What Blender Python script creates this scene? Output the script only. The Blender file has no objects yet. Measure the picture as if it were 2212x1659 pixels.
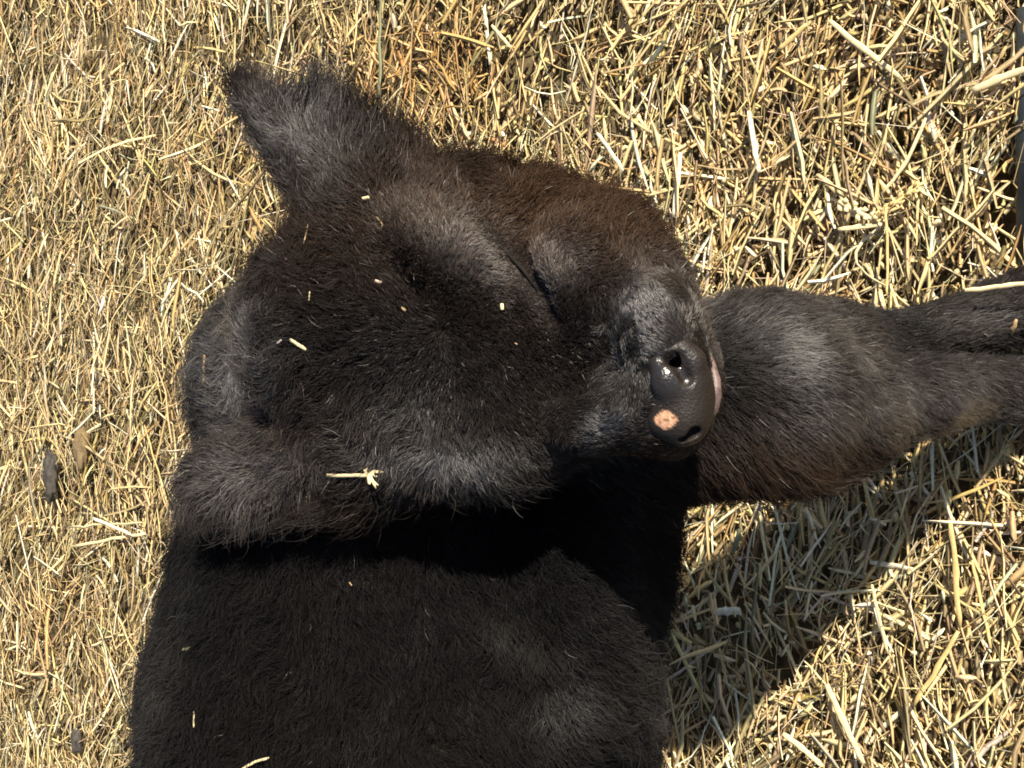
import bpy, math, random
import numpy as np
from mathutils import Vector, Matrix
from mathutils.bvhtree import BVHTree

random.seed(7)
RNG = np.random.default_rng(11)
scene = bpy.context.scene

# ------------------------------------------------------------------ camera
PITCH = math.radians(55)          # looking steeply down at the calf, phone turned on its side
CAM_H = 1.25
FOV = math.radians(45)
K = math.tan(FOV / 2) / 1106.0
CAM = np.array([0.0, 0.0, CAM_H])
F = np.array([0, math.cos(PITCH), -math.sin(PITCH)])
U = np.array([0, math.sin(PITCH), math.cos(PITCH)])
XA = np.array([1.0, 0, 0])
RT = -U                            # picture right
cd = bpy.data.cameras.new('camera')
cd.sensor_fit = 'HORIZONTAL'; cd.angle = FOV
cd.clip_start = 0.01; cd.clip_end = 500
cam = bpy.data.objects.new('camera', cd)
scene.collection.objects.link(cam)
m3 = Matrix(((RT[0], XA[0], -F[0]), (RT[1], XA[1], -F[1]), (RT[2], XA[2], -F[2])))
cam.matrix_world = Matrix.Translation(Vector(CAM)) @ m3.to_4x4()
scene.camera = cam

# ------------------------------------------------------------------ light
SUN_E, SUN_R = math.radians(44), math.radians(128.5)
s_dir = Vector((math.cos(SUN_E) * math.sin(SUN_R), math.cos(SUN_E) * math.cos(SUN_R), math.sin(SUN_E)))
w = bpy.data.worlds.new('World'); scene.world = w; w.use_nodes = True
nt = w.node_tree; nt.nodes.clear()
sky = nt.nodes.new('ShaderNodeTexSky'); sky.sky_type = 'NISHITA'; sky.sun_disc = False
sky.sun_elevation = SUN_E; sky.sun_rotation = SUN_R
bg = nt.nodes.new('ShaderNodeBackground'); bg.inputs[1].default_value = 0.065
wo = nt.nodes.new('ShaderNodeOutputWorld')
nt.links.new(sky.outputs[0], bg.inputs[0]); nt.links.new(bg.outputs[0], wo.inputs[0])
ld = bpy.data.lights.new('sun', 'SUN'); ld.energy = 5.0; ld.angle = math.radians(0.5); ld.color = (1, .92, .77)
lo = bpy.data.objects.new('sun', ld); scene.collection.objects.link(lo)
lo.rotation_euler = s_dir.to_track_quat('Z', 'Y').to_euler()
scene.view_settings.view_transform = 'Standard'; scene.view_settings.look = 'None'
scene.view_settings.exposure = 1.05; scene.view_settings.gamma = 1
scene.cycles.max_bounces = 6; scene.cycles.diffuse_bounces = 3; scene.cycles.glossy_bounces = 3
scene.cycles.transmission_bounces = 4
scene.cycles.filter_width = 1.8

# ------------------------------------------------------------------ helpers
def P(px, py, d):
    return CAM + d * (F + (px - 1106) * K * RT + (830 - py) * K * XA)

def project(p):
    q = p - CAM
    d = q @ F
    return 1106 + (q @ RT) / d / K, 830 - (q @ XA) / d / K, d

def link(o, parent=None):
    scene.collection.objects.link(o)
    if parent is not None: o.parent = parent
    return o

def tag(o, label=None, cat=None, group=None, kind=None):
    if label: o['label'] = label
    if cat: o['category'] = cat
    if group: o['group'] = group
    if kind: o['kind'] = kind
    return o

def mesh_obj(name, v, f, mat, parent=None, smooth=True):
    me = bpy.data.meshes.new(name)
    me.from_pydata([tuple(a) for a in v], [], [tuple(a) for a in f])
    if smooth: me.polygons.foreach_set('use_smooth', [True] * len(me.polygons))
    me.materials.append(mat)
    return link(bpy.data.objects.new(name, me), parent)

def mesh_np(name, v, quads, mat, parent=None, smooth=True, col=None):
    me = bpy.data.meshes.new(name)
    me.vertices.add(len(v)); me.vertices.foreach_set('co', np.asarray(v, np.float32).ravel())
    n = len(quads)
    me.loops.add(n * 4); me.loops.foreach_set('vertex_index', np.asarray(quads, np.int32).ravel())
    me.polygons.add(n)
    me.polygons.foreach_set('loop_start', np.arange(0, n * 4, 4, dtype=np.int32))
    me.polygons.foreach_set('loop_total', np.full(n, 4, np.int32))
    me.polygons.foreach_set('use_smooth', np.full(n, smooth, bool))
    me.update(calc_edges=True); me.validate()
    if col is not None:
        at = me.color_attributes.new('tint', 'FLOAT_COLOR', 'POINT')
        c4 = np.ones((len(v), 4), np.float32); c4[:, :3] = col
        at.data.foreach_set('color', c4.ravel())
    me.materials.append(mat)
    return link(bpy.data.objects.new(name, me), parent)

def principled(name, color=(.5, .5, .5), rough=.6, spec=.5):
    m = bpy.data.materials.new(name); m.use_nodes = True
    b = m.node_tree.nodes['Principled BSDF']
    b.inputs['Base Color'].default_value = (*color, 1)
    b.inputs['Roughness'].default_value = rough
    b.inputs['Specular IOR Level'].default_value = spec
    return m, b, m.node_tree

# ------------------------------------------------------------------ materials
def straw_material():
    m, b, t = principled('dry_straw', rough=.55, spec=.35)
    at = t.nodes.new('ShaderNodeAttribute'); at.attribute_name = 'tint'
    no = t.nodes.new('ShaderNodeTexNoise'); no.inputs['Scale'].default_value = 220; no.inputs['Detail'].default_value = 3
    mr = t.nodes.new('ShaderNodeMapRange'); mr.inputs['To Min'].default_value = .6; mr.inputs['To Max'].default_value = 1.15
    mx = t.nodes.new('ShaderNodeMix'); mx.data_type = 'RGBA'; mx.blend_type = 'MULTIPLY'; mx.inputs['Factor'].default_value = 1
    tc = t.nodes.new('ShaderNodeTexCoord')
    t.links.new(tc.outputs['Object'], no.inputs['Vector'])
    t.links.new(no.outputs[0], mr.inputs[0])
    t.links.new(at.outputs['Color'], mx.inputs[6]); t.links.new(mr.outputs[0], mx.inputs[7])
    t.links.new(mx.outputs[2], b.inputs['Base Color'])
    return m
M_STRAW = straw_material()

def noise_mat(name, c1, c2, scale, rough=.9, bump=.0, spec=.3):
    m, b, t = principled(name, rough=rough, spec=spec)
    tc = t.nodes.new('ShaderNodeTexCoord')
    no = t.nodes.new('ShaderNodeTexNoise'); no.inputs['Scale'].default_value = scale; no.inputs['Detail'].default_value = 6
    no.inputs['Roughness'].default_value = .7
    cr = t.nodes.new('ShaderNodeValToRGB')
    cr.color_ramp.elements[0].position = .35; cr.color_ramp.elements[0].color = (*c1, 1)
    cr.color_ramp.elements[1].position = .68; cr.color_ramp.elements[1].color = (*c2, 1)
    t.links.new(tc.outputs['Object'], no.inputs['Vector']); t.links.new(no.outputs[0], cr.inputs[0])
    t.links.new(cr.outputs[0], b.inputs['Base Color'])
    if bump:
        bp = t.nodes.new('ShaderNodeBump'); bp.inputs['Strength'].default_value = bump; bp.inputs['Distance'].default_value = .004
        t.links.new(no.outputs[0], bp.inputs['Height']); t.links.new(bp.outputs[0], b.inputs['Normal'])
    return m
M_GROUND = noise_mat('straw_litter_ground', (.030, .022, .012), (.17, .125, .06), 90, bump=.8)
M_SKIN = noise_mat('black_hide', (.006, .005, .004), (.016, .012, .010), 60, rough=.8, spec=.15)
M_HOOF = noise_mat('dark_hoof_horn', (.015, .014, .013), (.05, .045, .04), 40, rough=.38, spec=.5, bump=.2)
M_DUNG = noise_mat('dark_dung', (.020, .018, .016), (.09, .075, .06), 70, rough=.75, bump=.6)
M_BROWNCLOD = noise_mat('brown_earth_clod', (.11, .075, .035), (.24, .17, .09), 90, rough=.9, bump=.6)
M_BAR = noise_mat('dark_smooth_surface', (.012, .014, .015), (.035, .04, .042), 25, rough=.42, bump=.1, spec=.5)

def nose_material():
    m, b, t = principled('wet_black_nose', rough=.26, spec=.9)
    at = t.nodes.new('ShaderNodeAttribute'); at.attribute_name = 'tint'
    tc = t.nodes.new('ShaderNodeTexCoord')
    vo = t.nodes.new('ShaderNodeTexVoronoi'); vo.inputs['Scale'].default_value = 650
    no = t.nodes.new('ShaderNodeTexNoise'); no.inputs['Scale'].default_value = 60
    bp = t.nodes.new('ShaderNodeBump'); bp.inputs['Strength'].default_value = .45; bp.inputs['Distance'].default_value = .0007
    mr = t.nodes.new('ShaderNodeMapRange'); mr.inputs['To Min'].default_value = .42; mr.inputs['To Max'].default_value = .72
    t.links.new(tc.outputs['Object'], vo.inputs['Vector']); t.links.new(tc.outputs['Object'], no.inputs['Vector'])
    t.links.new(vo.outputs['Distance'], bp.inputs['Height']); t.links.new(bp.outputs[0], b.inputs['Normal'])
    aw = t.nodes.new('ShaderNodeAttribute'); aw.attribute_name = 'wet'
    mw = t.nodes.new('ShaderNodeMix'); mw.inputs[3].default_value = .27
    t.links.new(no.outputs[0], mr.inputs[0]); t.links.new(aw.outputs['Fac'], mw.inputs[0]); t.links.new(mr.outputs[0], mw.inputs[2])
    sp_ = t.nodes.new('ShaderNodeMapRange'); sp_.inputs['To Min'].default_value = .22; sp_.inputs['To Max'].default_value = .9
    t.links.new(aw.outputs['Fac'], sp_.inputs[0]); t.links.new(sp_.outputs[0], b.inputs['Specular IOR Level'])
    t.links.new(mw.outputs[0], b.inputs['Roughness'])
    t.links.new(at.outputs['Color'], b.inputs['Base Color'])
    return m
M_NOSE = nose_material()
M_LIP = noise_mat('pinkish_grey_lip', (.06, .04, .038), (.22, .145, .13), 160, rough=.4, bump=.3, spec=.5)

def fur_material(name, rough=.42):
    m = bpy.data.materials.new(name); m.use_nodes = True
    t = m.node_tree; t.nodes.clear()
    out = t.nodes.new('ShaderNodeOutputMaterial')
    h = t.nodes.new('ShaderNodeBsdfHairPrincipled')
    h.parametrization = 'COLOR'
    at = t.nodes.new('ShaderNodeAttribute'); at.attribute_name = 'tint'
    t.links.new(at.outputs['Color'], h.inputs['Color'])
    h.inputs['Roughness'].default_value = .33
    h.inputs['Radial Roughness'].default_value = .5
    h.inputs['Random Roughness'].default_value = .3
    h.inputs['IOR'].default_value = 1.72
    df = t.nodes.new('ShaderNodeBsdfDiffuse'); t.links.new(at.outputs['Color'], df.inputs['Color'])
    ag = t.nodes.new('ShaderNodeAttribute'); ag.attribute_name = 'gloss'
    mx = t.nodes.new('ShaderNodeMixShader')
    t.links.new(ag.outputs['Fac'], mx.inputs[0]); t.links.new(df.outputs[0], mx.inputs[1]); t.links.new(h.outputs[0], mx.inputs[2])
    t.links.new(mx.outputs[0], out.inputs[0])
    return m
M_FUR = fur_material('black_fur')

# ------------------------------------------------------------------ signed distance shapes
class Prim:
    def bbox(self, k): raise NotImplementedError

def smin(a, b, k):
    h = np.clip(.5 + .5 * (b - a) / k, 0, 1)
    return b + (a - b) * h - k * h * (1 - h)

class Cone:       # rounded cone between two points
    def __init__(s, a, ra, b, rb, k=.02, tag='body', sub=False, squash=None):
        s.a, s.b, s.ra, s.rb, s.k, s.tag, s.sub = np.array(a, float), np.array(b, float), ra, rb, k, tag, sub
    def box(s):
        r = max(s.ra, s.rb) + s.k * 1.5 + .02
        return np.minimum(s.a, s.b) - r, np.maximum(s.a, s.b) + r
    def __call__(s, p):
        ba = s.b - s.a
        h = np.clip(((p - s.a) @ ba) / (ba @ ba), 0, 1)
        return np.linalg.norm(p - s.a - h[..., None] * ba, axis=-1) - (s.ra + (s.rb - s.ra) * h)

class Ell:        # ellipsoid with its own axes
    def __init__(s, c, r, axes, k=.02, tag='body', sub=False):
        s.c, s.r, s.k, s.tag, s.sub = np.array(c, float), np.array(r, float), k, tag, sub
        s.A = np.array(axes, float)
    def box(s):
        e = np.abs(s.A.T) @ s.r + s.k * 1.5 + .02
        return s.c - e, s.c + e
    def __call__(s, p):
        q = (p - s.c) @ s.A.T
        k0 = np.linalg.norm(q / s.r, axis=-1); k1 = np.linalg.norm(q / (s.r ** 2), axis=-1)
        return k0 * (k0 - 1) / np.maximum(k1, 1e-6)

VA = np.array([RT, XA, -F])       # axes: along the head, across the head, towards the viewer

def frame(long, normal):
    l = np.array(long, float); l /= np.linalg.norm(l)
    n = np.array(normal, float); n -= (n @ l) * l; n /= np.linalg.norm(n)
    return np.array([l, np.cross(n, l), n])

def surface_nets(prims, lo, hi, h):
    lo, hi = np.array(lo, float), np.array(hi, float)
    n = np.ceil((hi - lo) / h).astype(int) + 1
    fld = np.full(n, 9.0, np.float32)
    ax = [lo[i] + np.arange(n[i]) * h for i in range(3)]
    for q in prims:
        b0, b1 = q.box()
        i0 = np.clip(np.floor((b0 - lo) / h).astype(int), 0, n); i1 = np.clip(np.ceil((b1 - lo) / h).astype(int) + 1, 0, n)
        if np.any(i1 <= i0): continue
        g = np.stack(np.meshgrid(ax[0][i0[0]:i1[0]], ax[1][i0[1]:i1[1]], ax[2][i0[2]:i1[2]], indexing='ij'), -1)
        d = q(g)
        sl = tuple(slice(i0[i], i1[i]) for i in range(3))
        fld[sl] = -smin(-fld[sl], d, q.k) if q.sub else smin(fld[sl], d, q.k)
    ins = fld < 0
    c = np.zeros(n - 1, np.int8)
    offs = [(i, j, k) for i in (0, 1) for j in (0, 1) for k in (0, 1)]
    for o in offs:
        c += ins[o[0]:n[0] - 1 + o[0], o[1]:n[1] - 1 + o[1], o[2]:n[2] - 1 + o[2]]
    cells = np.argwhere((c > 0) & (c < 8))
    vid = np.full(n - 1, -1, np.int32); vid[tuple(cells.T)] = np.arange(len(cells))
    acc = np.zeros((len(cells), 3)); cnt = np.zeros(len(cells))
    for a in offs:
        for axi in range(3):
            if a[axi]: continue
            bb = list(a); bb[axi] = 1
            fa = fld[tuple((cells + a).T)]; fb = fld[tuple((cells + bb).T)]
            mk = (fa < 0) != (fb < 0)
            t = np.where(mk, fa / np.where(mk, fa - fb, 1), 0)
            p = np.array(a, float)[None] + np.zeros((len(cells), 3)); p[:, axi] = t
            acc[mk] += p[mk]; cnt[mk] += 1
    v = lo + (cells + acc / cnt[:, None]) * h
    quads = []
    for axi in range(3):
        b, c2 = (axi + 1) % 3, (axi + 2) % 3
        sa = [slice(None)] * 3; sb = [slice(None)] * 3
        sa[axi] = slice(0, n[axi] - 1); sb[axi] = slice(1, n[axi])
        e = np.argwhere(ins[tuple(sa)] != ins[tuple(sb)])
        e = e[(e[:, b] > 0) & (e[:, c2] > 0) & (e[:, b] < n[b] - 1) & (e[:, c2] < n[c2] - 1)]
        flip = ins[tuple(e.T)]
        def cc(db, dc):
            q = e.copy(); q[:, b] -= db; q[:, c2] -= dc
            return vid[tuple(q.T)]
        q = np.stack([cc(1, 1), cc(0, 1), cc(0, 0), cc(1, 0)], 1)
        q[~flip] = q[~flip][:, ::-1]
        quads.append(q)
    quads = np.concatenate(quads)
    return v, quads[(quads >= 0).all(1)]

# ------------------------------------------------------------------ the calf
W = lambda x, y, z: np.array([x, y, z], float)
body = [
    # trunk, shoulders, neck
    Ell(W(-.60, .72, .53), (.22, .17, .185), np.eye(3), .06, 'trunk'),
    Ell(P(862, 1560, 1.04), (.210, .22, .145), VA, .06, 'trunk'),
    Ell(P(905, 1180, 1.03), (.186, .14, .135), VA, .05, 'trunk'),
    Ell(P(660, 830, 1.02), (.088, .088, .085), VA, .05, 'neck'),
    Cone(P(760, 740, .89), .070, P(880, 960, 1.0), .12, .05, 'neck'),
    Cone(P(1290, 890, .96), .085, P(1650, 850, .93), .062, .04, 'chest'),
    Ell(P(1160, 1110, 1.01), (.10, .09, .09), VA, .05, 'trunk'),
    # front legs
    Cone(P(1640, 872, .91), .055, P(1800, 885, .965), .043, .03, 'leg'),
    Cone(P(1800, 885, .965), .043, P(1990, 856, 1.02), .030, .03, 'leg'),
    Cone(P(1990, 856, 1.02), .030, P(2140, 838, 1.09), .023, .01, 'leg'),
    Cone(P(2140, 845, 1.09), .023, W(-.006, .258, .05), .028, .01, 'leg'),
    Cone(P(1650, 760, .95), .042, P(1790, 752, .99), .032, .03, 'leg'),
    Cone(P(1790, 752, .99), .032, P(1930, 738, 1.05), .022, .02, 'leg'),
    Cone(P(1930, 738, 1.05), .021, P(2060, 702, 1.11), .022, .004, 'leg'),
    Cone(P(2060, 702, 1.11), .022, P(2150, 680, 1.13), .028, .004, 'leg'),
    Cone(P(2150, 680, 1.13), .028, W(.072, .262, .055), .032, .004, 'leg'),
    Ell(P(1240, 1310, .955), (.052, .12, .10), VA, .05, 'trunk'),
    # hind quarters, hind legs and tail: outside the picture, still part of the calf
    Cone(W(-.72, .66, .50), .10, W(-.69, .64, .34), .055, .05, 'leg'),
    Cone(W(-.69, .64, .34), .055, W(-.80, .66, .24), .030, .03, 'leg'),
    Cone(W(-.80, .66, .24), .028, W(-.76, .65, .05), .026, .02, 'leg'),
    Cone(W(-.74, .80, .50), .10, W(-.72, .82, .34), .055, .05, 'leg'),
    Cone(W(-.72, .82, .34), .055, W(-.83, .84, .24), .030, .03, 'leg'),
    Cone(W(-.83, .84, .24), .028, W(-.79, .84, .05), .026, .02, 'leg'),
    Cone(W(-.80, .75, .62), .022, W(-.87, .77, .50), .014, .03, 'leg'),
    Cone(W(-.87, .77, .50), .014, W(-.87, .77, .30), .018, .02, 'leg'),
    # head
    Ell(P(870, 700, .85), (.105, .086, .068), VA, .03, 'head'),
    Cone(P(800, 455, .84), .034, P(1010, 475, .80), .034, .03, 'head'),
    Ell(P(1140, 490, .80), (.045, .032, .032), VA, .02, 'head'),
    Cone(P(800, 945, .84), .038, P(1080, 935, .80), .034, .03, 'head'),
    Ell(P(1000, 550, .780), (.056, .030, .036), frame(RT * .86 - XA * .50, -F), .016, 'face'),
    Ell(P(1110, 740, .80), (.075, .050, .034), VA, .03, 'face'),
    Ell(P(1245, 605, .768), (.040, .038, .046), VA, .008, 'face'),
    Ell(P(1305, 575, .77), (.034, .040, .045), VA, .020, 'head'),
    Ell(P(1180, 880, .80), (.055, .034, .040), VA, .025, 'face'),
    Cone(P(980, 740, .835), .050, P(1370, 790, .762), .040, .03, 'face'),
    Ell(P(1370, 650, .745), (.034, .032, .040), VA, .02, 'face'),
    Ell(P(1424, 715, .702), (.0235, .035, .042), VA, .010, 'muzzle'),
    Cone(P(1262, 912, .750), .020, P(1410, 882, .705), .025, .012, 'muzzle'),
    Ell(P(1452, 850, .703), (.0240, .036, .038), VA, .012, 'muzzle'),
    Ell(P(1440, 830, .76), (.032, .040, .045), VA, .025, 'muzzle'),
    # ears
    Cone(P(800, 410, .84), .036, P(735, 360, .845), .030, .02, 'ear'),
    Ell(P(698, 325, .845), (.052, .035, .012), frame(P(515, 190, .86) - P(740, 405, .84), -F + .2 * U), .02, 'ear'),
    Ell(P(585, 258, .850), (.048, .016, .009), frame(P(515, 180, .86) - P(650, 350, .84), -F + .2 * U), .012, 'ear'),
    Cone(P(770, 960, .85), .034, P(680, 990, .855), .026, .02, 'ear'),
    Ell(P(565, 1010, .87), (.070, .031, .012), frame(P(390, 1040, .89) - P(720, 970, .85), -F + .25 * XA), .02, 'ear'),
]
def trace(px, py, d0=.60, d1=1.2):
    dd = np.arange(d0, d1, .001)
    p = np.stack([P(px, py, a) for a in dd])
    v = np.full(len(dd), 9.0)
    for q in body:
        if not q.sub: v = smin(v, q(p), q.k)
    i = np.argmax(v < 0)
    return dd[i]
GR = [(1032, 478), (1062, 515), (1100, 552), (1132, 585), (1160, 625), (1190, 688)]
gz = [trace(*g) for g in GR]
for a in range(5):
    body.append(Cone(P(*GR[a], gz[a] + .003), .0035 + .0012 * min(a, 3), P(*GR[a + 1], gz[a + 1] + .003), .0035 + .0012 * min(a + 1, 3), .006, 'eye', sub=True))
body.append(Cone(P(1138, 535, trace(1138, 535) + .003), .003, P(1136, 570, gz[3] + .004), .005, .006, 'eye', sub=True))
body.append(Cone(P(1438, 774, .674), .004, P(1468, 796, .670), .0065, .004, 'nostril', sub=True))
bv, bq = surface_nets(body, (-1.12, .10, .03), (.26, 1.12, .90), .005)
print('calf', len(bv))

nose = [
    Ell(P(1480, 858, .681), (.0165, .0245, .0175), VA, .01),
    Ell(P(1456, 806, .678), (.0115, .0160, .0155), VA, .010),
    Ell(P(1436, 818, .668), (.0075, .0110, .0085), VA, .006),
    Cone(P(1440, 905, .680), .011, P(1474, 915, .677), .011, .01),
    Cone(P(1418, 778, .670), .0036, P(1440, 756, .668), .0038, .006),
    Cone(P(1440, 756, .668), .0038, P(1474, 752, .667), .0040, .006),
    Cone(P(1474, 752, .667), .0040, P(1500, 778, .668), .0042, .006),
    Cone(P(1500, 778, .668), .0042, P(1504, 815, .672), .0045, .008),
    Cone(P(1432, 776, .662), .0028, P(1462, 776, .659), .0046, .002, sub=True),
    Cone(P(1462, 776, .659), .0046, P(1484, 820, .663), .0034, .002, sub=True),
    Cone(P(1452, 776, .666), .0040, P(1478, 806, .678), .0048, .002, sub=True),
    Cone(P(1474, 942, .672), .003, P(1496, 930, .670), .004, .003, sub=True),
]
calf = bpy.data.objects.new('calf', None)
calf.location = (-.1, .45, 0)
link(calf)
tag(calf, 'fluffy black calf with its head turned up, standing on the dry straw', 'calf')
def child(o):
    o.parent = calf; o.matrix_parent_inverse = Matrix.Translation((.1, -.45, 0)); return o
bo = child(mesh_np('body', bv, bq, M_SKIN))

nv, nq = surface_nets(nose, P(1462, 838, .671) - .06, P(1462, 838, .671) + .06, .0012)
npx, npy, nd = project(nv)
ncol = np.zeros((len(nv), 3)) + np.array([.015, .011, .009])
pr = ((npx - 1438) / 23) ** 2 + ((npy - 907) / 19) ** 2 + .22 * np.sin(npx * .16 + 1) * np.cos(npy * .19) + .08 * np.sin(npx * .5 + npy * .37)
pa = np.clip((1.15 - pr) / .35, 0, 1)[:, None]
pm = pr < 1
ncol = ncol * (1 - pa) + np.array([.50, .28, .17]) * pa * (.85 + .15 * np.sin(npx * .4)[:, None])
crk = pm & (np.abs(npy - 908 + .25 * (npx - 1438)) < 2.0) & (npx > 1424)
ncol[crk] = (.16, .075, .045)
no_ = child(mesh_np('nose', nv, nq, M_NOSE, col=ncol))
wa = no_.data.attributes.new('wet', 'FLOAT', 'POINT')
wa.data.foreach_set('value', np.clip(1.5 * np.exp(-(((npx - 1455) / 42) ** 2 + ((npy - 805) / 42) ** 2)), 0, 1).astype(np.float32))

def tube(pts, rad, n=8, flat=1.0, nrm=None):
    pts = np.array(pts, float); vs, fs = [], []
    for i, p in enumerate(pts):
        t = pts[min(i + 1, len(pts) - 1)] - pts[max(i - 1, 0)]; t /= np.linalg.norm(t) + 1e-9
        a = np.array(nrm if nrm is not None else (0, 0, 1.0)); a = a - (a @ t) * t; a /= np.linalg.norm(a) + 1e-9
        b = np.cross(t, a)
        r = rad[i] if hasattr(rad, '__len__') else rad
        for j in range(n):
            an = 2 * math.pi * j / n
            vs.append(p + r * (math.cos(an) * b + math.sin(an) * a * flat))
    for i in range(len(pts) - 1):
        for j in range(n):
            fs.append((i * n + j, i * n + (j + 1) % n, (i + 1) * n + (j + 1) % n, (i + 1) * n + j))
    fs.append(tuple(range(n))[::-1]); fs.append(tuple((len(pts) - 1) * n + j for j in range(n)))
    return vs, fs

# lower lip peeping out beside the nose
lp = [P(1531, 762, .698), P(1539, 790, .689), P(1545, 822, .684), P(1547, 855, .684), P(1542, 887, .688), P(1531, 914, .698)]
v, f = tube(lp, [.0010, .0021, .0031, .0033, .0025, .0010], 10)
child(mesh_obj('lower_lip', v, f, M_LIP))
# closed eyelid, the dark moist slit in the groove
v, f = tube([P(a, b, c + .009) for (a, b), c in zip(GR[1:5], gz[1:5])], [.0004, .0012, .0014, .0004], 8)
child(mesh_obj('closed_eye', v, f, M_SKIN))

def hoof(x, y, ang):
    h = bpy.data.objects.new('hoof', None); h = child(link(h))
    vs, fs = [], []
    for c in (-1, 1):
        base = len(vs)
        rings = [(.0, 1.0), (.012, 1.0), (.035, .86), (.058, .74)]
        for z, s in rings:
            for j in range(14):
                an = 2 * math.pi * j / 14
                fx = math.cos(an) * .0155 * s + c * .0150
                fy = math.sin(an) * .034 * s - .008 * (1 - z / .06) - (.010 if math.sin(an) < 0 else 0) * (1 - z / .07)
                ca, sa = math.cos(ang), math.sin(ang)
                vs.append((x + fx * ca - fy * sa, y + fx * sa + fy * ca, z + .012))
        for i in range(3):
            for j in range(14):
                fs.append((base + i * 14 + j, base + i * 14 + (j + 1) % 14, base + (i + 1) * 14 + (j + 1) % 14, base + (i + 1) * 14 + j))
        fs.append(tuple(base + j for j in range(14))[::-1]); fs.append(tuple(base + 42 + j for j in range(14)))
    bpy.data.objects.remove(h)
    return child(mesh_obj('hoof', vs, fs, M_HOOF))
hoof(-.006, .240, .1); hoof(.068, .248, -.15); hoof(-.76, .65, 1.2); hoof(-.79, .84, 1.2)

# ------------------------------------------------------------------ fur
bvh = BVHTree.FromPolygons([tuple(a) for a in bv], [tuple(int(i) for i in q) for q in bq])
tri = np.concatenate([bq[:, [0, 1, 2]], bq[:, [0, 2, 3]]])
A, B, C = bv[tri[:, 0]], bv[tri[:, 1]], bv[tri[:, 2]]
cr_ = np.cross(B - A, C - A); area = np.linalg.norm(cr_, axis=1) / 2
fn = cr_ / np.maximum(area[:, None] * 2, 1e-12)
# smooth vertex normals
vn = np.zeros_like(bv)
for i in range(3): np.add.at(vn, tri[:, i], cr_)
vn /= np.linalg.norm(vn, axis=1)[:, None] + 1e-12
cen = (A + B + C) / 3
tocam = CAM - cen; tocam /= np.linalg.norm(tocam, axis=1)[:, None]
px_, py_, dd_ = project(cen)
facing = (fn * tocam).sum(1)
near = (px_ > -200) & (px_ < 2400) & (py_ > -200) & (py_ < 1900)
wgt = area * np.where((facing > -.25) & near, 1.0, .12) * np.where((dd_ < .80) & (px_ > 850), 2.3, 1.0)
N_HAIR = 480000
ti = RNG.choice(len(tri), N_HAIR, p=wgt / wgt.sum())
r1, r2 = RNG.random(N_HAIR), RNG.random(N_HAIR)
sq = np.sqrt(r1); b0, b1, b2 = 1 - sq, sq * (1 - r2), sq * r2
root = A[ti] * b0[:, None] + B[ti] * b1[:, None] + C[ti] * b2[:, None]
nrm = vn[tri[ti, 0]] * b0[:, None] + vn[tri[ti, 1]] * b1[:, None] + vn[tri[ti, 2]] * b2[:, None]
nrm /= np.linalg.norm(nrm, axis=1)[:, None] + 1e-9
rp = root.astype(np.float32)
tags = ['trunk', 'neck', 'chest', 'leg', 'head', 'muzzle', 'ear', 'face']
dist = {t: np.full(N_HAIR, 9.0) for t in tags}
for q in body:
    if q.sub: continue
    dist[q.tag] = np.minimum(dist[q.tag], q(rp))
dm = np.stack([dist[t] for t in tags], 1)
wt = np.exp(-(dm - dm.min(1, keepdims=True)) / .012); wt /= wt.sum(1, keepdims=True)
wT = {t: wt[:, i] for i, t in enumerate(tags)}
hx, hy, hd = project(root)

def wav(p, f, s):      # smooth pseudo random vector field
    o = np.zeros((len(p), 3))
    r = np.random.default_rng(s)
    for i in range(7):
        kv = r.normal(size=3); kv *= f * r.uniform(.6, 1.5) / np.linalg.norm(kv)
        o += r.normal(size=3)[None] * np.sin(p @ kv + r.uniform(0, 6.28))[:, None]
    return o / 2.6

def pic(dx, dy):        # direction given as picture right / picture down
    return dx * RT - dy * XA
def unit(a): return a / (np.linalg.norm(a, axis=-1, keepdims=True) + 1e-9)
ang = np.stack([hx - 960, (hy - 720) * 1.0], 1); ang /= np.linalg.norm(ang, axis=1)[:, None] + 1e-6
f_head = ang[:, :1] * RT[None] - ang[:, 1:] * XA[None] + .25 * RT
f_muz = -.6 * RT[None] + 0 * f_head - np.sign(hy - 800)[:, None] * .5 * XA[None]
e1 = np.clip(((hx - 632) * .62 - (hy - 305) * .78) / 60, -1, 1)[:, None]      # across the upper ear
e2 = np.clip((hy - 1010) / 60, -.3, 1)[:, None]
f_ear = np.where((hy < 650)[:, None], pic(-.75, -.66)[None] * (1 - np.clip(e1, 0, 1) * .9) + pic(.25, -1)[None] * np.clip(e1, 0, 1) * 1.2,
                 pic(-.8, .1)[None] + pic(.35, 1)[None] * np.clip(e2, 0, 1) * 1.3)
f_body = np.array([-.75, .05, -.25])[None] + RT[None] * np.clip((hx - 900) / 350, 0, 1)[:, None] * 1.2 - RT[None] * np.clip((520 - hx) / 200, 0, 1)[:, None] * .6
f_neck = pic(-.5, .4)[None] + 0 * f_head
f_leg = pic(.85, .0)[None] - np.clip((hy - 760) / 260, -.4, 1)[:, None] * XA[None] * .9
flow = ((wT['head'] + wT['face'])[:, None] * f_head + wT['muzzle'][:, None] * f_muz + wT['ear'][:, None] * f_ear + wT['trunk'][:, None] * f_body
        + wT['neck'][:, None] * f_neck + (wT['leg'] + wT['chest'])[:, None] * f_leg)
sm = (1 - .6 * (wT['leg'] + wT['chest']))[:, None]
flow = flow + sm * (.35 * wav(root, 60, 1) + .42 * wav(root, 190, 2) + .18 * wav(root, 420, 3))
flow -= (flow * nrm).sum(1, keepdims=True) * nrm
flow = unit(flow)
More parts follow.
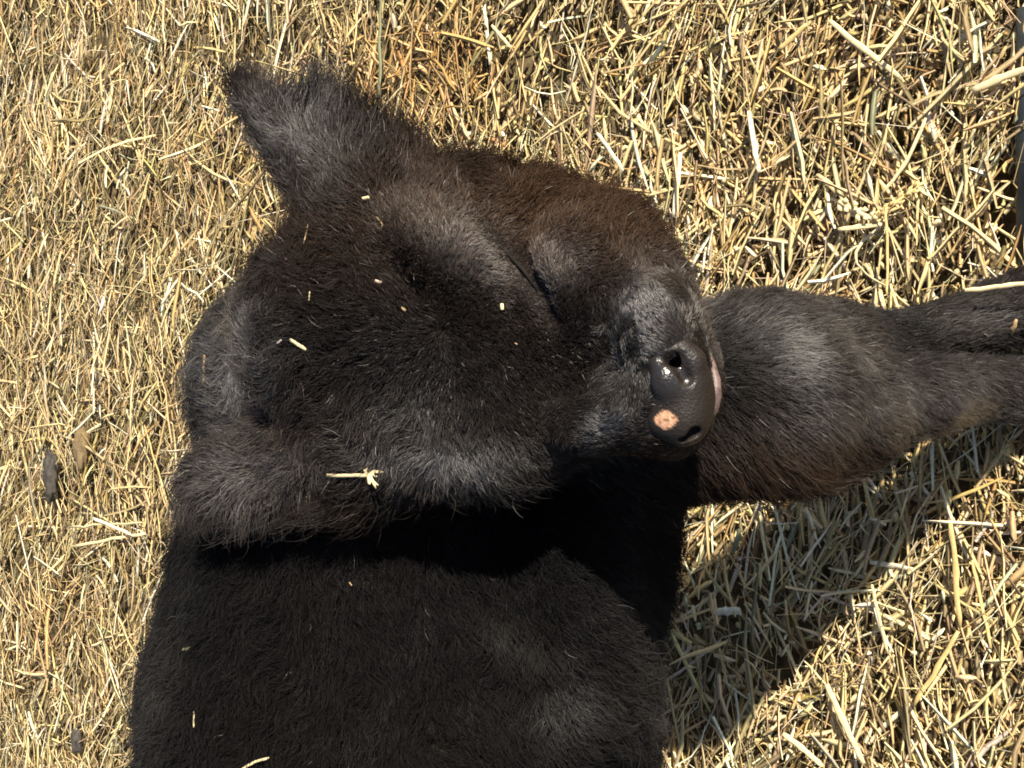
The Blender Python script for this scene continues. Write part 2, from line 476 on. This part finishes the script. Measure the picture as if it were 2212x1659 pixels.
length = (wT['head'] * .015 + wT['face'] * .0065 + wT['muzzle'] * .0042 + wT['ear'] * .015 + wT['trunk'] * .017 + wT['neck'] * .018
          + wT['chest'] * .018 + wT['leg'] * .0135)
# longer fringe in the upright ear, longer hair at the back of the forearm and the belly line
length += (.020 * np.clip(e1[:, 0], 0, 1) * (hy < 650) * np.clip((hx - 560) / 80, 0, 1) + .012 * np.clip(e2[:, 0], 0, 1) * (hy > 900)) * wT['ear']
length += .018 * np.exp(-(((hx - 1680) / 130) ** 2 + ((hy - 1010) / 70) ** 2)) * (wT['leg'] + wT['chest'])
length *= RNG.uniform(.55, 1.25, N_HAIR)
# lit patches of the coat: hair lies flatter, sunlit sheen painted into its colour
LIT_PATCHES = [(1000, 540, 150, 75, .5, 1), (1200, 575, 75, 85, .6, 1), (1425, 700, 125, 115, .3, 1.15), (960, 985, 230, 48, 0, .9), (540, 1020, 170, 80, -.1, .8),
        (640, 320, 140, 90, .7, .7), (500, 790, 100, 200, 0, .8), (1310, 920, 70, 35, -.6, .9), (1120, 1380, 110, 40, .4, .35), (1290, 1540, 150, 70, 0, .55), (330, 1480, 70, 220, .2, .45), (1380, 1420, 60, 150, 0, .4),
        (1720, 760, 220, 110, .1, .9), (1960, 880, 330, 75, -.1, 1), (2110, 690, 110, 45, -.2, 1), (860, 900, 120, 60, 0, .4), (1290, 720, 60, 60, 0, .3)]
flat = np.zeros(N_HAIR)  # lit patch weight: flattens the hair and lightens its colour
for cx, cy, sx, sy, an, am in LIT_PATCHES:
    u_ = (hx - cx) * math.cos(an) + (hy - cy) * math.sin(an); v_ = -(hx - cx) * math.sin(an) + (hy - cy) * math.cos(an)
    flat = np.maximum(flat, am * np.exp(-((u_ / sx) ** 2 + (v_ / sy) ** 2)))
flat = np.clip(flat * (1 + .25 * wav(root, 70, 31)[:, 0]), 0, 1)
edge = np.abs(facing[ti] - .03) < .24
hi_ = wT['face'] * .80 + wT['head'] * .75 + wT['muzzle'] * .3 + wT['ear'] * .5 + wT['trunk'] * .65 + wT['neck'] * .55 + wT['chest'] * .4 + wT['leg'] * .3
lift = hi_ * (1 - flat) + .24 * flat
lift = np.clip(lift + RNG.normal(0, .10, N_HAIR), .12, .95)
guard = (RNG.random(N_HAIR) < .10) & (wT['muzzle'] + wT['face'] < .5)
fz = edge & (RNG.random(N_HAIR) < .45) & (wT['leg'] + wT['muzzle'] + wT['chest'] < .4)
length = np.where(fz, length * RNG.uniform(1.2, 1.9, N_HAIR), length)
length = np.where(guard, length * 1.35, length); lift = np.where(guard, np.clip(lift + .25, 0, .9), lift)
gd = np.minimum.reduce([q(rp) for q in body if q.tag == 'eye'])
length *= 1 - .6 * np.exp(-(np.clip(gd, 0, 1) / .008) ** 2)
keep = ~((wT['ear'] > .5) & (hy < 650) & (e1[:, 0] > .4) & (RNG.random(N_HAIR) < .45))
# none on the bare nose, few round the mouth, none inside the eye slit
nk = np.minimum.reduce([q(rp) for q in nose[:8]])
keep &= ~(nk < -.0004)
NP = 5
tt = np.linspace(0, 1, NP)
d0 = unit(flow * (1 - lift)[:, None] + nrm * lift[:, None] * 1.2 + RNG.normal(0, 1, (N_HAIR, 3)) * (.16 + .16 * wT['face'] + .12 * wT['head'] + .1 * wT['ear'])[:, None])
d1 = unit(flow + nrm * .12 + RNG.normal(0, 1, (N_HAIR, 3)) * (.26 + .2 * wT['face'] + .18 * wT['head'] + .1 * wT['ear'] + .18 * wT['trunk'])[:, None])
curl = unit(np.cross(d0, RNG.normal(size=(N_HAIR, 3))))
pts = np.zeros((N_HAIR, NP, 3))
pts[:, 0] = root - nrm * .0003
curlamp = (.12 + .45 * wT['neck'] + .38 * wT['trunk'] + .2 * wT['ear'] + .15 * wT['head']) * RNG.uniform(.2, 1.4, N_HAIR)
for j in range(1, NP):
    s = tt[j]
    dj = unit(d0 * (1 - s) + d1 * s)
    pts[:, j] = pts[:, j - 1] + dj * (length / (NP - 1))[:, None] + curl * (np.cos(s * 7) * curlamp * length / (NP - 1))[:, None]
# hairs gather into little locks
from mathutils.kdtree import KDTree
si = RNG.choice(N_HAIR, N_HAIR // 26, replace=False)
kd = KDTree(len(si))
for a, b in enumerate(si): kd.insert(root[b], a)
kd.balance()
near_i = si[np.fromiter((kd.find(p_)[1] for p_ in root.tolist()), dtype=np.int64, count=N_HAIR)]
cl = np.clip(.46 - .30 * (wT['muzzle'] + wT['face']) + RNG.normal(0, .12, N_HAIR), 0, .9)
shift_ = pts[near_i] - pts
sc_ = (length / np.maximum(length[near_i], 1e-4))[:, None, None]
off_ok = (np.linalg.norm(shift_[:, 0], axis=1) < .006)
pts = pts + shift_ * (np.clip(np.minimum(sc_, 1), .5, 1)) * (cl * off_ok)[:, None, None] * (tt ** 1.4)[None, :, None]
pts = pts[keep]
# colour of each hair: black, brown-black, a few pale; lit patches painted lighter
n = len(pts)
brown = .5 + .5 * wav(root[keep], 28, 9)[:, 0]
brown = np.clip(brown, 0, 1)
hk, hyk = hx[keep], hy[keep]
up = np.clip(np.exp(-(((hk - 1150) / 420) ** 2 + ((hyk - 480) / 150) ** 2)) + .6 * np.exp(-(((hk - 1700) / 300) ** 2 + ((hyk - 1000) / 90) ** 2)), 0, 1)
bmix = (np.clip(.22 * brown + .78 * up, 0, 1) * (1 - .75 * wT['trunk'][keep]))[:, None]
base = np.array([.0070, .0067, .0072]) * (1 - bmix) + np.array([.040, .022, .012]) * bmix
base = base * RNG.uniform(.5, 1.8, n)[:, None]
base += flat[keep][:, None] * np.array([.036, .033, .031]) * RNG.uniform(.2, 1.6, n)[:, None]  # lighter grey painted in where the coat looks sunlit
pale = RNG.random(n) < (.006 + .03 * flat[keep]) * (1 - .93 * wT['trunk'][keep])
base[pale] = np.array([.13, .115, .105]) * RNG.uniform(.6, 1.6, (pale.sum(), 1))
fk = flat[keep]
gl = (RNG.random(n) ** (5 - 3.8 * fk)) * (.40 + .7 * fk) + .03 + .45 * fk  # extra gloss in the lit patches strengthens the painted sheen
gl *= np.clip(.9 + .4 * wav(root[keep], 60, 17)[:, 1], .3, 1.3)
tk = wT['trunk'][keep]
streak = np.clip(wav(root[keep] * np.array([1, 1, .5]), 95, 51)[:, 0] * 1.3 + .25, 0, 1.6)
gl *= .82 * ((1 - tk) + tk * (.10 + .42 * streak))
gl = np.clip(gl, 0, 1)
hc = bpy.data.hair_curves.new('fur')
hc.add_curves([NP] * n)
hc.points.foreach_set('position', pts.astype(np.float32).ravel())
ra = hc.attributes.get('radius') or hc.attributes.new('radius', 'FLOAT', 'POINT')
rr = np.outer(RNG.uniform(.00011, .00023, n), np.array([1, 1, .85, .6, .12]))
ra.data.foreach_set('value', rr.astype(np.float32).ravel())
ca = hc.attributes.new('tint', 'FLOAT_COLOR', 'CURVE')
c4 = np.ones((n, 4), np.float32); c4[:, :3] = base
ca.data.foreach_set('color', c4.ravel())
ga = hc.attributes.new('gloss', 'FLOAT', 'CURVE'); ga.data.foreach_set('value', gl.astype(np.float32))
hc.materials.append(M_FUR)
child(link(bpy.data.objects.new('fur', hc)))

# ------------------------------------------------------------------ ground
def ground_h(x, y):
    return .010 * np.sin(x * 5.1 + 1) * np.cos(y * 4.3) + .006 * np.sin(x * 13 + y * 9) + .004 * np.sin(x * 31 - y * 27)
HOLES = [(1630, 290, .035), (1150, 90, .05), (1180, 150, .04), (1960, 640, .03), (2080, 700, .03), (1250, 60, .03), (1500, 260, .03), (1700, 560, .03), (1350, 200, .025), (560, 90, .03), (260, 420, .03), (60, 620, .03), (1990, 60, .03), (2150, 470, .03), (1570, 1290, .03), (90, 1000, .02),
         (870, 60, .03), (2120, 330, .02), (1920, 300, .02), (1700, 1430, .03), (40, 240, .02), (1500, 1330, .03)]
def gpt(px, py, z=0.0):
    r = P(px, py, 1) - CAM
    return CAM + r * ((z - CAM_H) / r[2])
HP = [(gpt(a, b)[0], gpt(a, b)[1], c) for a, b, c in HOLES]
def hole(x, y):
    o = np.zeros(np.shape(x))
    for a, b, c in HP: o = np.maximum(o, np.exp(-(((x - a) / c) ** 2 + ((y - b) / (c * .8)) ** 2)))
    return o
# ground sheet: fine near the calf, out to the horizon beyond
gx = np.concatenate([np.linspace(-120, -3, 14), np.linspace(-2.6, 2.6, 180), np.linspace(3, 120, 14)])
gy = np.concatenate([np.linspace(-120, -2, 14), np.linspace(-1.6, 3.6, 180), np.linspace(4, 120, 14)])
GX, GY = np.meshgrid(gx, gy, indexing='ij')
fade = np.clip((3 - np.hypot(GX, GY - 1)) / 1.5, 0, 1)
GZ = ground_h(GX, GY) * fade - .012 - .03 * hole(GX, GY)
gvv = np.stack([GX, GY, GZ], -1).reshape(-1, 3)
ni, nj = len(gx), len(gy)
ii, jj = np.meshgrid(np.arange(ni - 1), np.arange(nj - 1), indexing='ij')
a0 = (ii * nj + jj).ravel()
gq = np.stack([a0, a0 + nj, a0 + nj + 1, a0 + 1], 1)
go = mesh_np('ground', gvv, gq, M_GROUND)
tag(go, kind='structure')

def straws(name, n, xr, yr, wid, leng, zr, aniso, tilt, palette, seed, bend=.12, dens=None, tube_n=3):
    r = np.random.default_rng(seed)
    x = r.uniform(*xr, n); y = r.uniform(*yr, n)
    if dens is not None:
        k = r.random(n) < dens(x, y); x, y = x[k], y[k]; n = len(x)
    az = np.where(r.random(n) < aniso, r.normal(math.radians(-8), math.radians(22), n), r.uniform(-1.57, 1.57, n))
    # locally coherent tufts
    az += .45 * np.sin(x * 17 + y * 11) * np.cos(y * 19 - x * 7)
    ti_ = np.clip(r.normal(0, tilt, n), -1.2, 1.2)
    L = np.exp(r.uniform(math.log(leng[0]), math.log(leng[1]), n)); Wd = np.exp(r.uniform(math.log(wid[0]), math.log(wid[1]), n))
    t = np.stack([np.cos(az) * np.cos(ti_), np.sin(az) * np.cos(ti_), np.sin(ti_)], 1)
    z = ground_h(x, y) + zr[0] + (zr[1] - zr[0]) * r.random(n) ** 1.3 + np.abs(np.sin(ti_)) * L * .42
    c = np.stack([x, y, z], 1)
    side = unit(np.cross(t, np.array([0, 0, 1.0]) + r.normal(0, .45, (n, 3))))
    upv = np.cross(side, t)
    bd = r.normal(0, bend, (n, 2)) * L[:, None]
    R_ = 4
    fl = r.uniform(.22, .7, n)
    vs = np.zeros((n, R_, tube_n, 3))
    for i in range(R_):
        s = i / (R_ - 1) - .5
        pc = c + t * (s * L)[:, None] + side * (bd[:, :1] * (s * s * 2)) + upv * (bd[:, 1:] * (s * s * 1.2)) \
            + side * (r.normal(0, .012, (n, 1)) * L[:, None])
        wr = Wd * (r.uniform(.8, 1.2, n) if 0 < i < R_ - 1 else r.uniform(.15, 1, n)) * .5
        for j in range(tube_n):
            an = 2 * math.pi * j / tube_n + .5
            vs[:, i, j] = pc + side * (wr * math.cos(an))[:, None] + upv * (wr * fl * math.sin(an))[:, None]
    vs = vs.reshape(-1, 3)
    q = []
    for i in range(R_ - 1):
        for j in range(tube_n):
            q.append([i * tube_n + j, i * tube_n + (j + 1) % tube_n, (i + 1) * tube_n + (j + 1) % tube_n, (i + 1) * tube_n + j])
    q = (np.array(q)[None] + (np.arange(n) * R_ * tube_n)[:, None, None]).reshape(-1, 4)
    pal = np.array([p[:3] for p in palette]); pw = np.array([p[3] for p in palette]); pw = pw / pw.sum()
    ci = r.choice(len(pal), n, p=pw)
    colr = pal[ci] * r.uniform(.75, 1.2, (n, 1)) * (1 + r.normal(0, .05, (n, 3)))
    bx, by = gpt(940, 150)[:2]
    br = np.exp(-(((x - bx) / .075) ** 2 + ((y - by) / .16) ** 2))[:, None] + .55 * np.clip(np.sin(x * 9 + 2) * np.sin(y * 7 + x * 4) - .35, 0, 1)[:, None]
    colr = colr * (1 - np.clip(br, 0, 1) * np.array([.22, .38, .58]))
    colr = np.clip(colr, .01, .9)
    return vs, q, np.repeat(colr, R_ * tube_n, axis=0)

PAL = [(.78, .60, .31, 5), (.64, .47, .21, 3.5), (.86, .75, .52, 2.4), (.44, .33, .17, 2.6), (.42, .27, .10, .8), (.26, .19, .10, 1.4), (.33, .32, .20, .2)]
PALD = [(.42, .31, .13, 3), (.24, .17, .07, 3), (.12, .085, .035, 3), (.56, .43, .21, 1.6)]
def dens_core(x, y):
    return np.where((np.abs(x) < .95) & (y > .0) & (y < 2.5), 1.0, .3) * (1 - .8 * hole(x, y))
def under(x, y):     # keep straw out of the feet
    return dens_core(x, y)
parts = [
    straws('a', 42000, (-1.5, 1.4), (-.2, 3.0), (.0010, .0028), (.012, .050), (-.006, .012), .55, .28, PALD, 21, dens=under),
    straws('b', 40000, (-1.5, 1.4), (-.2, 3.0), (.0015, .0044), (.018, .085), (.000, .020), .74, .24, PAL, 22, dens=under),
    straws('c', 21000, (-1.5, 1.4), (-.2, 3.0), (.0028, .0066), (.025, .13), (.004, .026), .72, .17, PAL, 23, bend=.08, dens=under),
    straws('f', 15000, (-1.2, 1.2), (-.2, 1.5), (.0030, .0085), (.006, .026), (.002, .024), .35, .5, PAL, 26, bend=.25, dens=lambda x, y: np.clip((1.5 - y) / .9, 0, 1)),
    straws('g', 45000, (-4, 4), (-3.2, 6), (.003, .007), (.04, .14), (-.004, .018), .6, .2, PAL, 29, dens=lambda x, y: ((np.abs(x) > 1.25) | (y < -.1) | (y > 2.8)) * 1.0),
    straws('e', 16000, (-1.3, 1.3), (-.2, 2.6), (.0009, .0018), (.03, .10), (.008, .030), .5, .25, PAL, 25, bend=.38, dens=under),
    straws('d', 6500, (-1.2, 1.2), (-.2, 1.1), (.0035, .0070), (.015, .10), (.010, .030), .45, .18, PAL, 24, bend=.05,
           dens=lambda x, y: np.clip((1.15 - y) / .6, 0, 1)),
]
off = 0; V_, Q_, C_ = [], [], []
for v, q, c in parts:
    V_.append(v); Q_.append(q + off); C_.append(c); off += len(v)
so = mesh_np('straw', np.concatenate(V_), np.concatenate(Q_), M_STRAW, smooth=True, col=np.concatenate(C_))
tag(so, 'dry yellow straw and hay litter spread over the ground', 'straw', kind='stuff')

# ------------------------------------------------------------------ single stalks, chips and clods one can point to
def hit(px, py, off=.006):
    dr = P(px, py, 1) - CAM; dr /= np.linalg.norm(dr)
    h = bvh.ray_cast(Vector(CAM), Vector(dr))
    if h[0] is None: return gpt(px, py, .03)
    return np.array(h[0]) + off * (-dr)

def colored(o, col, seed):
    me = o.data; n_ = len(me.vertices)
    r = np.random.default_rng(seed)
    at = me.color_attributes.new('tint', 'FLOAT_COLOR', 'POINT')
    c = np.ones((n_, 4), np.float32); c[:, :3] = np.array(col) * r.uniform(.88, 1.08, (n_, 1))
    at.data.foreach_set('color', c.ravel())

CREAM, GOLD, WHITE, OLIVE, TAN = (.74, .60, .34), (.66, .46, .19), (.74, .66, .47), (.20, .21, .11), (.40, .27, .13)
def stalk(name, path, wpx, label, col=CREAM, on='ground', z=.03, flat=.4, cat='straw', group=None, node=False, fray=False, seed=0):
    """a stem through the given picture points, width in picture px, lying on the litter or on the coat"""
    r = np.random.default_rng(seed + 500)
    pts3 = []
    for i_, q in enumerate(path):
        zz = z if not isinstance(z, (list, tuple)) else z[i_]
        pts3.append(gpt(q[0], q[1], zz * .8) if on == 'ground' else hit(q[0], q[1], zz))
    if on == 'line':
        d_ = project(hit(path[0][0] + 20, path[0][1] + 50, .024))[2]; pts3 = [P(q[0], q[1], d_) for q in path]
    pts3 = np.array(pts3)
    # resample smoothly
    m_ = 10; tsrc = np.linspace(0, 1, len(pts3)); tt_ = np.linspace(0, 1, m_)
    pp = np.stack([np.interp(tt_, tsrc, pts3[:, c]) for c in range(3)], 1)
    for _ in range(2): pp[1:-1] = .5 * pp[1:-1] + .25 * (pp[:-2] + pp[2:])
    dep = ((pp - CAM) @ F).mean()
    L_ = np.linalg.norm(pp[-1] - pp[0])
    pp[1:-1] += r.normal(0, .006 * L_, (m_ - 2, 3))
    rad = np.full(m_, wpx * K * dep / 2) * r.uniform(.88, 1.08, m_)
    rad[0] *= .8; rad[-1] *= .6
    if node: rad[4] *= 1.3
    v_, f_ = tube(pp, rad, 7, flat, nrm=np.array([r.normal(0, .4), r.normal(0, .4), 1.0]))
    if fray:
        e = pp[-1]; t_ = unit(pp[-1] - pp[-3])
        for dx, dy, ln in ((6, 4, 14), (10, 22, 20), (-14, -12, 20), (20, -6, 12), (4, 30, 24), (-8, 20, 14)):
            a_ = pp[-2] + r.normal(0, .0006, 3)
            b_ = e + (RT * dx - XA * dy) * K * dep + F * r.normal(0, .001)
            v2, f2 = tube([a_, (a_ + b_) / 2 + r.normal(0, .0008, 3), b_], [.0012, .0014, .0004], 6, .5)
            k_ = len(v_); v_ = v_ + v2; f_ = f_ + [tuple(i2 + k_ for i2 in q2) for q2 in f2]
    o = mesh_obj(name, v_, f_, M_STRAW); colored(o, col, seed)
    return tag(o, label, cat, group)

GS = 'loose stalks on the straw litter'
ground_items = [
    ('plant_stem', [(823, -20), (819, 100), (821, 212)], 10, 'grey green plant stem standing upright beyond the raised ear', OLIVE, .05),
    ('straw_stalk', [(1044, -10), (1052, 70), (1058, 140)], 9, 'long pale upright stalk at the top edge, above the brown forehead fur', WHITE, .04),
    ('straw_stalk', [(1062, 55), (1103, 103)], 8, 'short pale stalk slanting beside the long stalk at the top edge', CREAM, .045),
    ('straw_stalk', [(1289, 288), (1318, 325), (1346, 370)], 10, 'whitish flat stalk slanting down towards the cheek fur', WHITE, .04),
    ('straw_stalk', [(1792, 45), (1870, 110), (1949, 172)], 13, 'thick tan stalk slanting across the litter at upper right', CREAM, .045),
    ('straw_stalk', [(1682, 108), (1744, 52)], 11, 'thick yellow stalk rising to the right, left of the thick tan stalk', GOLD, .05),
    ('straw_stalk', [(1810, 496), (1905, 485)], 11, 'short thick level stalk lying left of the golden husk bits', CREAM, .055),
    ('straw_stalk', [(1915, 440), (1917, 560), (1916, 640)], 6, 'thin upright yellow stem ending at the top of the foreleg', GOLD, .06),
    ('straw_stalk', [(1862, 524), (1842, 556), (1872, 596), (1914, 618)], 7, 'curved loop of pale blade touching the thin upright stem', CREAM, .06),
    ('straw_stalk', [(2100, 196), (2160, 170), (2225, 146)], 17, 'thickest pale stalk, running off the right edge of the picture', CREAM, .05),
    ('straw_stalk', [(2000, 255), (1960, 350), (1905, 420)], 8, 'long tan stalk leaning beside the open hollow in the litter', CREAM, .05),
    ('straw_stalk', [(1370, 110), (1366, 180), (1363, 260)], 8, 'upright cream stalk among the coarse straw above the cheek', CREAM, .045),
    ('straw_stalk', [(1470, 330), (1462, 400), (1455, 470)], 11, 'broad cream stalk standing close to the cheek outline', WHITE, .04),
    ('straw_stalk', [(1618, 240), (1632, 330), (1640, 372)], 12, 'split whitish stalk beside the dark hollow', WHITE, .045),
    ('straw_stub', [(1545, 1322), (1600, 1319)], 19, 'short thick white stub in the shade beside the belly', WHITE, .04),
    ('straw_stalk', [(1879, 1215), (1930, 1221), (1980, 1233)], 12, 'pale flat stalk lying nearly level in the middle of the shaded straw', WHITE, .045),
    ('straw_stalk', [(2053, 1130), (2066, 1250), (2074, 1356)], 13, 'long golden stalk standing at the sunny border of the shadow', GOLD, .05),
    ('straw_stalk', [(2070, 1364), (2020, 1450), (1973, 1526)], 12, 'yellow stalk leaning left below the long golden stalk', GOLD, .05),
    ('straw_stalk', [(1786, 1478), (1822, 1560), (1866, 1650)], 14, 'thick cream stalk slanting out of the bottom edge of the shadow', CREAM, .05),
    ('straw_stalk', [(1691, 1585), (1735, 1618), (1778, 1656)], 13, 'thick tan stalk at the bottom edge, right of the belly shadow', CREAM, .045),
    ('straw_stalk', [(1883, 1263), (1900, 1340), (1918, 1413)], 9, 'slim cream stalk crossing from shadow into sun', CREAM, .055),
    ('straw_stalk', [(2140, 1400), (2120, 1300), (2100, 1210)], 8, 'narrow yellow stalk near the lower right corner', GOLD, .045),
    ('straw_stalk', [(156, 1181), (235, 1166), (315, 1153)], 7, 'lowest of three pale stalks lying level beside the shoulder', CREAM, .04),
    ('straw_stalk', [(151, 1139), (307, 1129)], 6, 'thin level stalk between the two crossing stalks beside the shoulder', CREAM, .045),
    ('straw_stalk', [(201, 1120), (282, 1155)], 8, 'white stalk crossing over the two level stalks by the shoulder', WHITE, .05),
    ('straw_stalk', [(312, 919), (340, 1010), (363, 1100)], 8, 'long yellow stalk leaning against the drooping ear', GOLD, .04),
    ('straw_stalk', [(244, 175), (238, 222), (230, 270)], 12, 'thick upright yellow stalk left of the raised ear', CREAM, .03),
    ('straw_stalk', [(108, 205), (150, 300), (140, 350)], 6, 'slim bent stalk far left of the raised ear', CREAM, .035),
]
for i_, (nm, path, wpx, lab, col, z_) in enumerate(ground_items):
    stalk(nm, path, wpx, lab, col, 'ground', z_, cat='plant stem' if nm == 'plant_stem' else 'straw', group=None if nm == 'plant_stem' else GS, seed=i_, node=wpx > 10)

GF = 'bits of straw caught in the black fur'
fur_items = [
    ('straw_bit', [(705, 1027), (750, 1028), (808, 1026)], 9, 'cream straw with a frayed end lying below the cheek', CREAM, .016, True),
    ('straw_bit', [(626, 734), (642, 744), (661, 756)], 9, 'broad cream chip on the poll left of the forehead', CREAM, .014, False),
    ('straw_bit', [(441, 768), (440, 800), (438, 834)], 8, 'upright tan sliver on the edge of the neck', TAN, .016, False),
    ('straw_bit', [(527, 820), (545, 840), (571, 868)], 3.5, 'thin curved thread of straw on the neck fur', CREAM, .018, False),
    ('straw_bit', [(665, 484), (661, 505), (656, 526)], 5, 'small tan sliver below the base of the raised ear', TAN, .014, False),
    ('straw_bit', [(606, 534), (618, 562)], 3, 'pinkish thread of straw beside the neck outline', (.5, .34, .28), .014, False),
    ('straw_bit', [(669, 630), (667, 650)], 5, 'tiny upright chip between poll and forehead', CREAM, .014, False),
    ('straw_bit', [(520, 1664), (545, 1648), (581, 1637)], 6, 'pale straw on the back fur at the bottom edge', CREAM, .018, False),
    ('straw_bit', [(419, 1538), (418, 1572)], 5, 'small upright sliver on the flank near the bottom', CREAM, .018, False),
    ('straw_bit', [(783, 430), (798, 427)], 9, 'pale oval fleck at the root of the raised ear', CREAM, .013, False),
    ('straw_bit', [(810, 607), (824, 611)], 8, 'pinkish fleck in the middle of the forehead', (.66, .46, .36), .010, False),
    ('straw_bit', [(1084, 656), (1085, 670)], 9, 'bright yellow fleck beneath the eye', (.85, .72, .40), .008, False),
    ('straw_bit', [(868, 664), (876, 672)], 6, 'tiny tan fleck right of the forehead centre', TAN, .009, False),
    ('straw_bit', [(991, 335), (1004, 338)], 5, 'tiny white fleck on the brown fringe above the brow', WHITE, .010, False),
    ('straw_bit', [(1112, 742), (1118, 745)], 5, 'tiny fleck on the dark bridge of the nose', TAN, .008, False),
    ('straw_bit', [(754, 1258), (760, 1266)], 6, 'tiny orange fleck on the dark shoulder', TAN, .018, False),
    ('straw_bit', [(393, 1404), (412, 1401)], 7, 'dull olive fleck on the flank', (.34, .30, .16), .018, False),
    ('straw_bit', [(812, 468), (826, 484), (824, 495)], 4, 'little yellow chaff curl below the ear root', GOLD, .013, False),
    ('straw_bit', [(598, 742), (608, 735)], 5, 'pale crumb just left of the broad cream chip', (.6, .5, .45), .014, False),
    ('straw_bit', [(2128, 722), (2152, 754)], 7, 'whitish flake lying on the upper foreleg', WHITE, .010, False),
    ('straw_bit', [(2084, 628), (2230, 613)], 12, 'long cream stalk lying along the far foreleg', CREAM, .016, False),
    ('straw_bit', [(2176, 757), (2184, 722), (2196, 690)], 10, 'brown husk on the foreleg by the right edge', TAN, .014, False),
]
for i_, (nm, path, wpx, lab, col, off_, fr) in enumerate(fur_items):
    stalk(nm, path, wpx, lab, col, 'line' if 'long cream stalk' in lab else 'calf', off_ * .6, cat='straw', group=GF, seed=100 + i_, fray=fr)

def husk(path, wpx, label, col, seed):       # seed head / torn husk: overlapping scales round a stem
    r = np.random.default_rng(seed)
    p0, p1 = gpt(*path[0], .045), gpt(*path[1], .045)
    dep = ((p0 - CAM) @ F); wr = wpx * K * dep / 2; ax = unit(p1 - p0); L_ = np.linalg.norm(p1 - p0)
    v_, f_ = tube([p0, (p0 + p1) / 2, p1], [wr * .35, wr * .45, wr * .2], 8)
    sd = unit(np.cross(ax, np.array([0, 0, 1.0])))
    for i2 in range(16):
        s_ = (i2 + .3) / 16; an_ = i2 * 2.4
        o_ = sd * math.cos(an_) + np.array([0, 0, 1.0]) * math.sin(an_)
        a_ = p0 + ax * L_ * s_ + o_ * wr * .25
        b_ = a_ + ax * L_ * .16 + o_ * wr * .7
        v2, f2 = tube([a_, (a_ + b_) / 2 + o_ * wr * .25, b_], [wr * .22, wr * .42, wr * .08], 6, .5)
        k_ = len(v_); v_ = v_ + v2; f_ = f_ + [tuple(i3 + k_ for i3 in q2) for q2 in f2]
    o = mesh_obj('straw_husk', v_, f_, M_STRAW); colored(o, col, seed)
    return tag(o, label, 'husk', 'husks among the straw')
husk([(1812, 436), (1892, 478)], 30, 'pale torn husk at the foot of the tan stalks', CREAM, 62)
husk([(1880, 480), (1985, 400)], 20, 'golden husk bits right of the pale torn husk', GOLD, 63)

def clod(px, py, wpx, hpx, label, mat, seed, name='dung_clod', cat='clod', flat=.5):
    r = np.random.default_rng(seed)
    c0 = gpt(px, py, .034); dep = (c0 - CAM) @ F
    a_, b_ = wpx * K * dep / 2, hpx * K * dep / 2
    v_, f_ = [], []
    n1, n2 = 16, 24
    for i2 in range(n1 + 1):
        th = math.pi * i2 / n1
        for j2 in range(n2):
            ph = 2 * math.pi * j2 / n2
            d_ = np.array([math.sin(th) * math.cos(ph), math.cos(th), math.sin(th) * math.sin(ph)])
            s_ = 1 + .14 * math.sin(5 * d_[0] + 3 * d_[1] + seed) + .10 * math.sin(9 * d_[1] - 7 * d_[2]) + .04 * math.sin(23 * d_[0] + 19 * d_[1])
            v_.append(c0 + s_ * np.array([d_[1] * b_, d_[0] * a_ * 1.2, d_[2] * a_ * flat * 1.3]))
    for i2 in range(n1):
        for j2 in range(n2):
            f_.append((i2 * n2 + j2, i2 * n2 + (j2 + 1) % n2, (i2 + 1) * n2 + (j2 + 1) % n2, (i2 + 1) * n2 + j2))
    return tag(mesh_obj(name, v_, f_, mat), label, cat)
clod(110, 1030, 34, 105, 'dark oblong lump of dung lying left of the drooping ear', M_DUNG, 3)
clod(176, 965, 38, 90, 'soft brown earth clod next to the dark oblong lump', M_BROWNCLOD, 5, 'earth_clod')
clod(165, 1602, 26, 52, 'small dark clod near the bottom left corner', M_DUNG, 8)

# unidentified dark strip along the right edge, built as a plain bar
v, f = tube([gpt(2224, 20, .02), gpt(2223, 200, .02), gpt(2224, 575, .02)], [.012, .0125, .0115], 20)
tag(mesh_obj('dark_bar', v, f, M_BAR), 'unidentified dark smooth strip along the right edge of the straw, built as a bar', 'bar')
